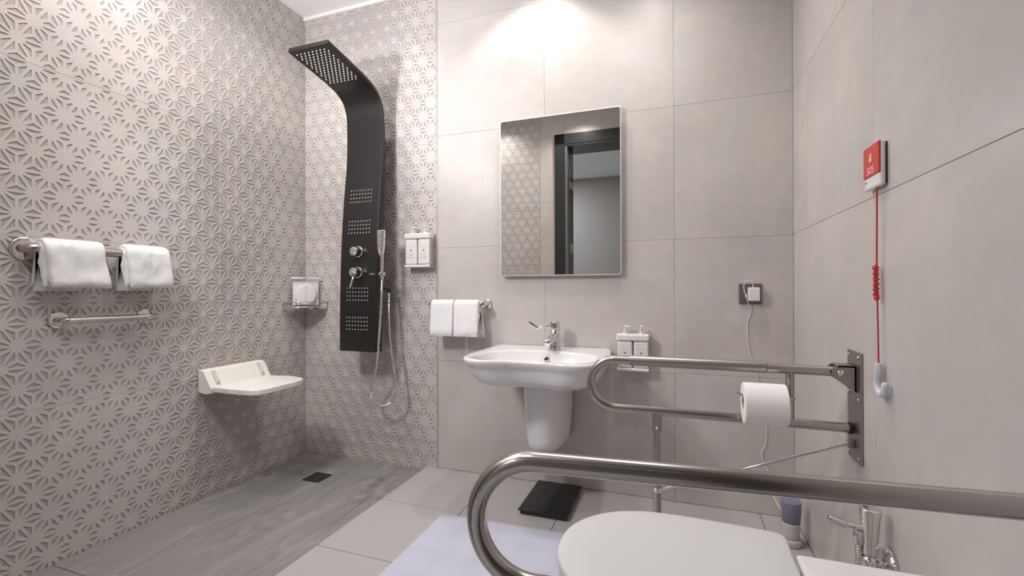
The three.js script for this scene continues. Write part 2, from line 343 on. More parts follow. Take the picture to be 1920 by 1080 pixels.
// floor: grey shower tray side and 40 cm white tiles
const floor = structure('floor');
part('backing', span([-0.1, -0.14, -0.1], [W + 0.1, -0.03, 2.3]), M.floorGrout, floor);
const TX = 0.832;
part('bed', span([TX, -0.031, -0.008], [W + 0.008, -0.0075, 2.26]), M.floorGrout, floor);
{
  const us = [TX, 1.23, 1.63, 2.03, 2.43, W], vs = [0, 0.412, 0.81, 1.208, 1.606, 2.004, 2.27];
  for (let i = 0; i < us.length - 1; i++) for (let j = 0; j < vs.length - 1; j++) plainTile('floor', us[i], vs[j], us[i + 1], vs[j + 1], M.floorTile, floor, 0.0014);
}
{
  const t = thing('shower_tray', 'grey streaked stone shower tray along the patterned wall, with square drain', 'shower tray');
  const flat = (z0, z1) => { const g = box(TX - 0.004, 0.02, z1 - z0 - 0.002, TX / 2, -0.033, (z0 + z1) / 2, 0.002); const p = g.attributes.position, uv = g.attributes.uv; for (let i = 0; i < p.count; i++) uv.setXY(i, p.getX(i) / 1.15 + (z0 > 0 ? 0.37 : 0), p.getZ(i) / 1.15 + (z0 > 0 ? 0.2 : 0)); return g; };
  part('tray_slab', flat(0, 1.19), M.tray, t); part('tray_slab', flat(1.19, ZF), M.tray, t);
  const d = part('drain_cover', box(0.1, 0.006, 0.1, 0.338, -0.0215, 0.272, 0.002), M.darkMetal, t);
  part('drain_slot', [box(0.104, 0.002, 0.104, 0.338, -0.0225, 0.272)], M.rubber, d);
}
const ceiling = structure('ceiling');
part('ceiling_slab', span([-0.1, H, -0.1], [W + 0.1, H + 0.1, ZF + 0.25]), M.plaster, ceiling);
const trim1 = structure('trim_1');
part('cornice', span([0.001, H - 0.021, 0.0005], [W - 0.001, H - 0.0005, 0.014], 0.003), M.cornice, trim1);
const trim2 = structure('trim_2');
part('edge_strip', [span([XS - 0.003, -0.02, -0.006], [XS + 0.003, H - 0.021, 0.0012], 0.001)], M.trim, trim2);
const trim3 = structure('trim_3');
part('edge_strip', [span([XS - 0.003, -0.02, ZF - 0.0012], [XS + 0.003, H, ZF + 0.006], 0.001)], M.trim, trim3);

// corridor behind the camera, seen in the mirror
const HZ = 3.78, HH = 2.385;
part('wall_corridor', [span([-0.6, -0.1, HZ], [4.4, HH + 0.1, HZ + 0.1]), span([-0.7, -0.1, 2.26], [-0.6, HH + 0.1, HZ + 0.1]), span([4.4, -0.1, 2.26], [4.5, HH + 0.1, HZ + 0.1]), span([-0.7, -0.1, 2.2], [-0.1, HH + 0.1, 2.27]), span([W + 0.1, -0.1, 2.2], [4.5, HH + 0.1, 2.27])], M.hallWall).userData = { kind: 'structure' };
part('ceiling_corridor', span([-0.7, HH, 2.25], [4.5, HH + 0.1, HZ + 0.1]), M.hallCeil).userData = { kind: 'structure' };
part('floor_corridor', span([-0.7, -0.1, 2.27], [4.5, 0, HZ + 0.1]), M.hallFloor).userData = { kind: 'structure' };

// ---------------------------------------------------------------- lamps
DOWNLIGHTS.forEach(([x, z, I, ang, pen, where], i) => {
  const t = thing('ceiling_downlight', 'small round recessed ceiling downlight ' + where, 'downlight', [x, H, z], 'recessed downlights');
  part('trim_ring', turned([[0.028, 0], [0.042, 0], [0.044, 0.003], [0.04, 0.006], [0.03, 0.004], [0.028, 0]], [0, -0.0005, 0], [0, -1, 0]), M.lampRing, t);
  part('lamp_glow', turned([[0, 0], [0.028, 0], [0.027, 0.002], [0, 0.002]], [0, -0.0005, 0], [0, -1, 0]), M.lampGlow, t);
  const s = new THREE.SpotLight(WARM, I, 0, ang, pen, 2); s.position.set(x, H - 0.012, z); s.target.position.set(x, 0, z);
  s.castShadow = true; s.shadow.radius = 1.5; scene.add(s); scene.add(s.target);
});
{
  const t = thing('added_corridor_panel', 'cool white square ceiling panel added in the corridor to light it', 'added ceiling light', [0.35, HH, 3.0]);  // unseen lamp, added instead of daylight to brighten the corridor
  part('panel_frame', span([-0.32, -0.012, -0.32], [0.32, 0, 0.32], 0.003), M.lampRing, t);
  part('panel_light', span([-0.29, -0.014, -0.29], [0.29, -0.011, 0.29]), M.panelGlow, t);
  const a = new THREE.RectAreaLight(COOL, HALL_LIGHT, 0.58, 0.58); a.position.set(0.35, HH - 0.02, 3.0); a.lookAt(0.35, 0, 3.0); scene.add(a);
}

// ---------------------------------------------------------------- shower column
{
  const t = thing('shower_column', 'matt black shower column panel with overhead spray on patterned wall', 'shower column');
  const x0 = 0.402, x1 = 0.632, front = smooth([[0, 0.628, 0.178], [0, 0.9, 0.174], [0, 1.2, 0.162], [0, 1.45, 0.14], [0, 1.66, 0.117], [0, 1.84, 0.115], [0, 1.91, 0.122], [0, 1.96, 0.145], [0, 1.993, 0.19], [0, 2.012, 0.25], [0, 2.033, 0.36], [0, 2.06, 0.522]], 90);
  const th = p => p.y < 1.2 ? 0.055 : p.y < 1.85 ? lerp(0.055, 0.022, (p.y - 1.2) / 0.65) : 0.02;
  const back = front.map((p, i) => { const a = front[Math.max(0, i - 1)], b = front[Math.min(front.length - 1, i + 1)], d = b.clone().sub(a).normalize(); return V3(0, p.y + d.z * th(p), p.z - d.y * th(p)); });
  const sh = new THREE.Shape([...front, ...back.reverse()].map(p => new THREE.Vector2(p.z, p.y)));
  const g = new THREE.ExtrudeGeometry(sh, { depth: x1 - x0 - 0.006, bevelEnabled: true, bevelThickness: 0.003, bevelSize: 0.003, bevelOffset: -0.003, bevelSegments: 2, steps: 1 });
  // shape lies in (z, y); extrusion along -x after the turn
  g.rotateY(-Math.PI / 2).translate(x1 - 0.003, 0, 0);
  part('panel', g, M.black, t);
  for (const y of [0.8, 1.5]) part('wall_bracket', span([0.44, y, 0], [0.53, y + 0.1, y < 1 ? 0.13 : 0.115], 0.004), M.black, t);
  const dot = new THREE.SphereGeometry(0.0037, 6, 4), dots = [];
  for (let j = 0; j < 15; j++) for (let i = 0; i < 8; i++) { const f = j / 14, z = lerp(0.495, 0.275, f), y = lerp(2.0557, 2.0165, f) - 0.0005; dots.push(dot.clone().translate(0.432 + i * 0.0225 + (j % 2) * 0.011, y, z)); }
  const hd = part('head_nozzles', dots, M.nozzle, t); hd.userData.kind = 'stuff'; hd.userData.label = 'grid of pale rubber spray nozzles under the head';
  const zAt = y => { for (let i = 0; i < front.length - 1; i++) if (y >= front[i].y && y <= front[i + 1].y) return lerp(front[i].z, front[i + 1].z, (y - front[i].y) / (front[i + 1].y - front[i].y)); return 0.17; };
  for (const yc of [1.455, 1.287, 0.93, 0.775]) {
    const js = []; for (let r = 0; r < 4; r++) for (let i = 0; i < 8; i++) { const y = yc + 0.032 - r * 0.021; js.push(dot.clone().scale(0.9, 0.9, 0.6).translate(0.449 + i * 0.0185, y, zAt(y) + 0.0005)); }
    const m = part('body_jets', js, M.nozzle, t); m.userData.kind = 'stuff';
  }
  for (const [y, lever] of [[1.155, false], [1.045, true]]) {
    const z = zAt(y), k = part(lever ? 'mixer_knob' : 'diverter_knob', [turned([[0, 0], [0.031, 0], [0.031, 0.006], [0.028, 0.009], [0.0245, 0.01], [0.024, 0.042], [0.022, 0.045], [0, 0.0455]], [0.517, y, z], [0, 0, 1], 36)], M.chrome, t);
    if (lever) part('lever', [rod([0.515, y - 0.02, z + 0.034], [0.508, y - 0.074, z + 0.05], 0.0055, 12), new THREE.SphereGeometry(0.0056, 10, 8).translate(0.508, y - 0.074, z + 0.05)], M.chrome, k);
  }
  part('hand_shower_bracket', [box(0.04, 0.014, 0.02, 0.643, 1.036, 0.15, 0.003), turned([[0.012, 0], [0.0165, 0], [0.0165, 0.016], [0.012, 0.016], [0.012, 0]], [0.665, 1.028, 0.165], [0, 1, 0], 20), rod([0.62, 1.035, 0.17], [0.6, 1.035, 0.185], 0.004, 8)], M.chrome, t);
  part('hose_outlet', [rod([0.65, 0.94, 0.085], [0.65, 0.965, 0.085], 0.009, 14), rod([0.615, 0.958, 0.11], [0.65, 0.958, 0.086], 0.006, 10)], M.black, t);
  // hand shower resting in its bracket
  const h = thing('hand_shower', 'slim chrome hand shower with looped metal hose beside black column', 'hand shower');
  const X = 0.665, Z = 0.168;
  part('spray_head', loft([[1.262, 0.021, 0.011], [1.259, 0.0225, 0.0125], [1.2, 0.0205, 0.0125], [1.16, 0.0175, 0.0125], [1.14, 0.0125, 0.011], [1.132, 0.009, 0.009]].map(([y, a, b]) => Array.from({ length: 20 }, (_, k) => { const q = k / 20 * 2 * Math.PI, c = Math.cos(q), s = Math.sin(q), e = 0.55; return [X + a * Math.sign(c) * Math.abs(c) ** e, y, Z + 0.006 + b * Math.sign(s) * Math.abs(s) ** e]; })).reverse()), M.chrome, h);
  const hn = []; for (let j = 0; j < 8; j++) for (let i = 0; i < 4; i++) hn.push(new THREE.SphereGeometry(0.0022, 5, 4).translate(X - 0.0105 + i * 0.007, 1.243 - j * 0.009, Z + 0.0185));
  const hq = part('spray_nozzles', hn, M.plateGrey, h); hq.userData.kind = 'stuff';
  part('handle', turned([[0, 0], [0.0105, 0], [0.0115, 0.01], [0.0085, 0.018], [0.008, 0.1], [0.0095, 0.128], [0, 0.13]], [X, 1.01, Z], [0, 1, 0], 18), M.chrome, h);
  const hp = smooth([[X, 1.012, Z], [X - 0.004, 0.93, 0.168], [0.656, 0.8, 0.172], [0.646, 0.68, 0.172], [0.618, 0.57, 0.148], [0.572, 0.47, 0.115], [0.545, 0.41, 0.1], [0.55, 0.362, 0.1], [0.585, 0.336, 0.1], [0.63, 0.333, 0.1], [0.675, 0.355, 0.1], [0.703, 0.4, 0.1], [0.705, 0.46, 0.105], [0.688, 0.58, 0.11], [0.67, 0.7, 0.11], [0.659, 0.82, 0.1], [0.652, 0.9, 0.09], [0.65, 0.945, 0.085]], 520);
  part('hose', sweep(hp, u => 0.0062 + 0.0009 * Math.sign(Math.sin(u * 520 * Math.PI / 2)), 10), M.chrome, h);
}

// ---------------------------------------------------------------- wall bottle sets (holder + two bottles)
function bottleSet(x0, x1, y0, y1, where, looks, pale) {
  const d = 0.058, w = (x1 - x0), n = thing('bottle_holder', 'white and steel wall holder for two bottles ' + where, 'bottle holder', [x0, y0, 0]);
  const h = y1 - y0;
  part('back_plate', span([0.004, 0.0, 0.0], [w - 0.002, h - 0.004, 0.012], 0.003), M.holder, n);
  part('side_rail', [span([w - 0.005, 0.004, 0.01], [w - 0.001, h - 0.03, d - 0.006], 0.0015)], M.holder, n);
  part('top_band', span([0, h - 0.034, 0.006], [w, h - 0.004, d], 0.007), M.bottle, n);
  part('bottom_tray', span([0.001, 0, 0.006], [w - 0.001, 0.0135, d - 0.002], 0.004), M.bottle, n);
  for (let k = 0; k < 2; k++) {
    const bw = w / 2 - 0.006, bx = x0 + 0.005 + k * (w / 2 - 0.001) + bw / 2;
    const b = thing('dispenser_bottle', looks[k], 'bottle', [bx, y0 + 0.0145, d / 2 + 0.003]);
    part('bottle_body', box(bw, h - 0.05, d - 0.012, 0, (h - 0.05) / 2, 0, 0.009, 3), M.bottle, b);
    const zf = (d - 0.012) / 2 + 0.0003, top = h - 0.05;
    part('emblem', mv(new THREE.CylinderGeometry(0.006, 0.006, 0.0006, 8), 0, top * 0.56, zf, Math.PI / 2), M.print, b);
    part('label_print', [0.42, 0.36, 0.3, 0.25].map((f, i) => box(bw * (0.62 - 0.08 * (i % 2)), 0.0022, 0.0006, 0, top * f, zf)).concat(box(bw * 0.6, 0.0016, 0.0006, 0, top * 0.74, zf)), M.faintPrint, b).userData.kind = 'stuff';
    const py = h - 0.0185;
    const p = part('pump', [rod([0, h - 0.05, 0], [0, py + 0.006, 0], 0.011, 16), rod([0, py, 0], [0, py + 0.03, 0], 0.0055, 12)], M.pump, b);
    part('pump_spout', [box(k ? 0.014 : 0.03, 0.009, 0.013, k ? 0.001 : 0.009, py + 0.034, k ? 0.006 : 0.002, 0.003)], M.pump, p);
  }
}
bottleSet(0.726, 0.882, 1.072, 1.258, 'on patterned shower wall', ['left white pump bottle in the holder beside the shower column', 'right white pump bottle in the holder beside the shower column']);
bottleSet(1.843, 1.987, 0.582, 0.752, 'right of the washbasin', ['left white pump bottle in the holder next to washbasin', 'right white pump bottle in the holder next to washbasin']);

// ---------------------------------------------------------------- corner basket and packet
{
  const t = thing('corner_basket', 'small chrome wire corner basket in the shower corner', 'basket');
  const y = 0.855, e = 0.17, a = [0.006, y, e], b = [e, y, 0.006];
  const arc = smooth([[0.008, y, e], [0.085, y, 0.155], [0.155, y, 0.085], [e, y, 0.008]], 24);
  part('shelf_plate', (() => { const s = new THREE.Shape([new THREE.Vector2(0.004, 0.004), new THREE.Vector2(e, 0.004), ...arc.slice().reverse().map(p => new THREE.Vector2(p.x, p.z))]); return new THREE.ExtrudeGeometry(s, { depth: 0.004, bevelEnabled: false }).rotateX(Math.PI / 2).translate(0, y - 0.006, 0); })(), M.chrome, t);
  part('front_wire', sweep(arc, 0.004, 10), M.chrome, t);
  part('upper_wire', [sweep(arc.map(p => p.clone().setY(y + 0.03)), 0.003, 8), rod([0.005, y + 0.03, 0.005], [0.005, y + 0.03, e], 0.003, 8), rod([0.005, y + 0.03, 0.005], [e, y + 0.03, 0.005], 0.003, 8)], M.chrome, t);
  for (const p of [arc[0], arc[8], arc[16], arc[24]]) part('post', rod([p.x, y - 0.006, p.z], [p.x, y + 0.031, p.z], 0.0028, 8), M.chrome, t);
  // clear packet leaning in the basket
  const p = thing('soap_packet', 'clear packet holding a round white soap in corner basket', 'packet', [0.082, 0.857, 0.082]); p.rotation.y = Math.PI / 4;
  const w = 0.158, h = 0.172;
  part('pouch', loft([[0, 0.9, 0.017], [0.02, 1, 0.021], [0.1, 0.98, 0.018], [0.155, 0.97, 0.004], [h, 0.97, 0.0012]].map(([y, s, d]) => { const q = []; for (let k = 0; k < 24; k++) { const a = k / 24 * 2 * Math.PI, c = Math.cos(a), n = Math.sin(a); q.push([Math.sign(c) * Math.abs(c) ** 0.25 * w / 2 * s, y, Math.sign(n) * Math.abs(n) ** 0.5 * d]); } return q; })), M.film, p);
  part('seal_strip', box(w * 0.96, 0.012, 0.0016, 0, h - 0.006, 0), M.plastic, p);
  part('insert_card', box(w * 0.86, 0.135, 0.0015, 0, 0.078, -0.010), M.packCard, p);
  part('soap', turned([[0, -0.008], [0.05, -0.008], [0.058, -0.003], [0.058, 0.003], [0.05, 0.008], [0, 0.008]], [0, 0.07, 0.002], [0, 0, 1], 40), M.soap, p);
  part('print', Array.from({ length: 6 }, (_, i) => box(i % 2 ? 0.006 : 0.0045, 0.0045, 0.0006, 0.002, 0.036 + i * 0.0165, 0.0105)).concat(box(0.022, 0.003, 0.0006, 0.0, h - 0.006, 0.001)), M.print, p).userData.kind = 'stuff';
}

// ---------------------------------------------------------------- rails and towels on the left wall
const flange = (x, y, z, dir, r, th = 0.01) => turned([[0, 0], [r, 0], [r, th * 0.55], [r * 0.9, th], [r * 0.5, th * 1.15], [0, th * 1.15]], [x, y, z], dir, 36);
{
  const t = thing('grab_rail', 'steel grab rail carrying two white towels on patterned wall', 'grab rail');
  part('flange', flange(0, 1.098, 1.262, [1, 0, 0], 0.041), M.polished, t); part('flange', flange(0, 1.1, 0.865, [1, 0, 0], 0.036), M.polished, t);
  part('bar', sweep(rounded([[0.004, 1.098, 1.272], [0.05, 1.098, 1.272], [0.05, 1.1, 0.865], [0.004, 1.1, 0.865]], 0.026), 0.016, 20), M.steel, t);
  const u = thing('towel_bar', 'short polished towel bar below the towel-hung grab rail', 'towel bar');
  part('flange', flange(0, 0.847, 1.173, [1, 0, 0], 0.031, 0.008), M.polished, u); part('flange', flange(0, 0.845, 0.888, [1, 0, 0], 0.031, 0.008), M.polished, u);
  part('bar', sweep(rounded([[0.004, 0.847, 1.173], [0.048, 0.847, 1.173], [0.048, 0.845, 0.888], [0.004, 0.845, 0.888]], 0.014), 0.0115, 18), M.polished, u);
}
// cloth hung over a bar; local: bar along +X, front towards +Z, bar centre at the origin
function hung({ len, r, th, front, back, skew = 0, backShift = 0, backLen = len, puff = 0.004, seedN = 0, flare = 0 }) {
  const path = [], N = 26, rings = [], SEG = 34;
  for (let i = 0; i <= 10; i++) path.push([-r - 0.001, -back + back * i / 10, 0]);
  for (let i = 1; i < 9; i++) { const a = Math.PI - Math.PI * i / 9; path.push([Math.cos(a) * r, Math.sin(a) * r, 0]); }
  for (let i = 0; i <= 10; i++) path.push([r + 0.001 + flare * i / 10, -front * i / 10, 0]);
  for (let s = 0; s <= SEG; s++) {
    const u = s / SEG, e = Math.sqrt(clamp(1 - Math.pow(Math.abs(u * 2 - 1), 14), 0, 1)), t2 = th / 2 * (0.15 + 0.85 * e), ring = [];
    const put = (k, side) => {
      const p = path[k], a = path[Math.max(0, k - 1)], b = path[Math.min(path.length - 1, k + 1)], dx = b[0] - a[0], dy = b[1] - a[1], l = Math.hypot(dx, dy) || 1;
      const f = k / (path.length - 1), end = Math.sqrt(clamp(1 - Math.pow(Math.abs(f * 2 - 1), 40), 0, 1)), off = side * t2 * (0.25 + 0.75 * end) + th / 2;
      const isF = f > 0.5, drop = isF ? clamp(-p[1] / front, 0, 1) : clamp(-p[1] / back, 0, 1), L = isF ? len : lerp(len, backLen, drop);
      const w = puff * nz(u * 3 + seedN, f * 5, side) + puff * 0.5 * nz(u * 9 + seedN, f * 14, side + 3);
      ring.push([(u - 0.5) * L + (isF ? skew * drop : backShift * drop), p[1] + dx / l * off * 1.0 + (drop > 0.9 ? 0.5 * puff * nz(u * 4, seedN, 7) : 0), p[0] - dy / l * off * -1 * (-1) + w * (isF ? 1 : 0.3)]);
    };
    for (let k = 0; k < path.length; k++) put(k, 1);
    for (let k = path.length - 1; k >= 0; k--) put(k, -1);
    rings.push(ring);
  }
  const g = loft(rings), p = g.attributes.position, uv = new Float32Array(p.count * 2);
  for (let i = 0; i < p.count; i++) { uv[i * 2] = p.getX(i) / 0.12; uv[i * 2 + 1] = (p.getY(i) + p.getZ(i)) / 0.12; }
  g.setAttribute('uv', new THREE.BufferAttribute(uv, 2)); return g;
}
{
  const make = (label, z0, z1, sk, bs, sn, ex) => {
    const t = thing('hand_towel', label, 'towel', [0.05, 1.1, (z0 + z1) / 2], 'towels on the grab rail'); t.rotation.y = Math.PI / 2;
    const len = z1 - z0;
    part('towel_body', hung({ len, r: 0.017, th: 0.02, front: 0.137, back: 0.135, skew: sk, backShift: bs, backLen: len * 0.95, puff: 0.006, seedN: sn, flare: 0.006 }), M.towel, t);
    part('inner_fold', hung({ len: len * 0.8, r: 0.0165, th: 0.006, front: 0.128, back: 0.145, skew: len * 0.03, backShift: -len * 0.02, puff: 0.003, seedN: sn + 5 }).translate(-len * 0.125, -0.002, 0), M.towel, t);
    return t;
  };
  make('larger white terry towel at flange end of grab rail', 1.07, 1.247, 0.018, -0.012, 1.7, 0);
  make('smaller white terry towel at far end of grab rail', 0.836, 1.0, 0.014, -0.008, 6.2, 1);
}

// ---------------------------------------------------------------- folding shower seat
{
  const t = thing('folding_shower_seat', 'white plastic folding shower seat lowered from the patterned wall', 'shower seat');
  const z0 = 0.325, z1 = 0.66, prof = [[0.001, 0.478], [0.05, 0.47], [0.082, 0.478], [0.086, 0.5], [0.074, 0.52], [0.04, 0.574], [0.024, 0.582], [0.001, 0.582]];
  const shp = new THREE.Shape(prof.map(p => new THREE.Vector2(...p)));
  part('wall_housing', new THREE.ExtrudeGeometry(shp, { depth: z1 - z0 - 0.008, bevelEnabled: true, bevelThickness: 0.004, bevelSize: 0.003, bevelOffset: -0.003, bevelSegments: 3 }).translate(0, 0, z0 + 0.004), M.seatPlastic, t);
  for (const z of [0.372, 0.618]) { const c = part('hinge_arm', mv(box(0.006, 0.07, 0.018, 0, 0, 0, 0.002), 0.0615, 0.547, z, 0, 0, 0.565), M.seatGrey, t); part('screw', rod([0.074, 0.522, z], [0.08, 0.526, z], 0.004, 10), M.print, c); }
  // seat panel: rectangular at the wall, corners cut off and nosed front
  const o = [[0.074, 0.34], [0.2, 0.31], [0.305, 0.336], [0.336, 0.366], [0.348, 0.42], [0.348, 0.57], [0.338, 0.622], [0.31, 0.645], [0.2, 0.652], [0.074, 0.646]];
  const sp = new THREE.Shape(o.map(p => new THREE.Vector2(...p)));
  const panel = part('seat_panel', new THREE.ExtrudeGeometry(sp, { depth: 0.017, bevelEnabled: true, bevelThickness: 0.004, bevelSize: 0.004, bevelOffset: -0.004, bevelSegments: 3 }).rotateX(Math.PI / 2).translate(0, 0.502, 0), M.seatPlastic, t);
  part('side_clip', box(0.007, 0.021, 0.003, 0.168, 0.491, 0.6525), M.seatGrey, panel); part('side_clip', box(0.007, 0.021, 0.003, 0.252, 0.491, 0.6505), M.seatGrey, panel);
}

// ---------------------------------------------------------------- towel bar by the basin
{
  const t = thing('wall_towel_bar', 'short chrome towel bar with round rosettes left of washbasin', 'towel bar');
  for (const x of [0.905, 1.185]) {
    part('rosette', turned([[0, 0], [0.028, 0], [0.028, 0.005], [0.022, 0.012], [0.0165, 0.014], [0.0155, 0.05], [0.019, 0.056], [0.019, 0.075], [0.014, 0.082], [0, 0.084]], [x, 0.878, 0], [0, 0, 1], 30), M.chrome, t);
  }
  part('bar', rod([0.905, 0.878, 0.066], [1.185, 0.878, 0.066], 0.0085, 18), M.chrome, t);
  const lb = ['folded white hand towel on the chrome bar, left one', 'folded white hand towel on the chrome bar, right one nearest the basin'];
  for (let k = 0; k < 2; k++) {
    const h = thing('guest_towel', lb[k], 'towel', [k ? 1.104 : 0.968, 0.878, 0.066], 'towels on the chrome bar');
    const body = part('towel_body', hung({ len: k ? 0.132 : 0.128, r: 0.0115, th: 0.012, front: 0.162, back: 0.168, backShift: k ? 0.022 : 0.01, puff: 0.003, seedN: 3 + k * 4, flare: 0.012 }), M.linen, h);
    part('hem', box(k ? 0.126 : 0.122, 0.002, 0.0016, 0, -0.142, 0.033), M.faintPrint, body);
  }
}

// ---------------------------------------------------------------- mirror
{
  const t = thing('wall_mirror', 'frameless rectangular wall mirror above the washbasin, reflecting a dark door frame', 'mirror', [0, 0, 0]);
  const x0 = 1.268, x1 = 1.866, y0 = 1.018, y1 = 1.798, z = 0.03;
  const rr = (a, b, c, d, r) => { const s = new THREE.Shape(); s.moveTo(a + r, b); s.lineTo(c - r, b); s.quadraticCurveTo(c, b, c, b + r); s.lineTo(c, d - r); s.quadraticCurveTo(c, d, c - r, d); s.lineTo(a + r, d); s.quadraticCurveTo(a, d, a, d - r); s.lineTo(a, b + r); s.quadraticCurveTo(a, b, a + r, b); return s; };
  part('backing_panel', span([x0 + 0.05, y0 + 0.05, 0], [x1 - 0.05, y1 - 0.05, z - 0.007]), M.plateGrey, t);
  part('bevelled_edge', new THREE.ExtrudeGeometry(rr(x0, y0, x1, y1, 0.014), { depth: 0.003, bevelEnabled: true, bevelThickness: 0.0026, bevelSize: 0.005, bevelOffset: -0.005, bevelSegments: 2 }).translate(0, 0, z - 0.0066), M.mirrorEdge, t);
  part('glass', new THREE.ExtrudeGeometry(rr(x0 + 0.0055, y0 + 0.0055, x1 - 0.0055, y1 - 0.0055, 0.011), { depth: 0.0014, bevelEnabled: false }).translate(0, 0, z - 0.0014), M.mirror, t);
}

// ---------------------------------------------------------------- socket, charger, cord
{
  const t = thing('wall_socket', 'dark grey square socket plate on the wall right of mirror', 'socket');
  part('cover_plate', span([2.354, 0.887, 0], [2.4415, 0.974, 0.009], 0.003), M.plateGrey, t);
  part('inner_frame', span([2.368, 0.901, 0.008], [2.4275, 0.96, 0.0105], 0.002), M.plateGrey, t);
  const c = thing('phone_charger', 'white plug charger with thin white cord in the grey socket', 'charger');
  part('plug_body', span([2.386, 0.9, 0.0105], [2.43, 0.957, 0.045], 0.005), M.plastic, c);
  const p = smooth([[2.405, 0.956, 0.032], [2.404, 0.972, 0.034], [2.394, 0.985, 0.036], [2.378, 0.984, 0.036], [2.37, 0.968, 0.034], [2.372, 0.942, 0.032], [2.379, 0.922, 0.03], [2.384, 0.9, 0.022], [2.397, 0.866, 0.008], [2.398, 0.846, 0.005], [2.389, 0.82, 0.004], [2.386, 0.78, 0.005], [2.388, 0.73, 0.005], [2.395, 0.68, 0.005], [2.41, 0.62, 0.006], [2.435, 0.52, 0.006], [2.452, 0.42, 0.006], [2.456, 0.33, 0.006], [2.45, 0.29, 0.006], [2.437, 0.26, 0.007], [2.446, 0.218, 0.01], [2.466, 0.178, 0.02], [2.47, 0.14, 0.06], [2.462, 0.128, 0.12], [2.472, 0.112, 0.185], [2.485, 0.1, 0.232], [2.504, 0.088, 0.246], [2.514, 0.066, 0.244]], 240);
  part('cord', sweep(p, 0.0017, 8), M.plastic, c);
  part('cord_tie', mv(new THREE.CylinderGeometry(0.004, 0.004, 0.012, 10), 2.379, 0.922, 0.03), M.plastic, c);
}

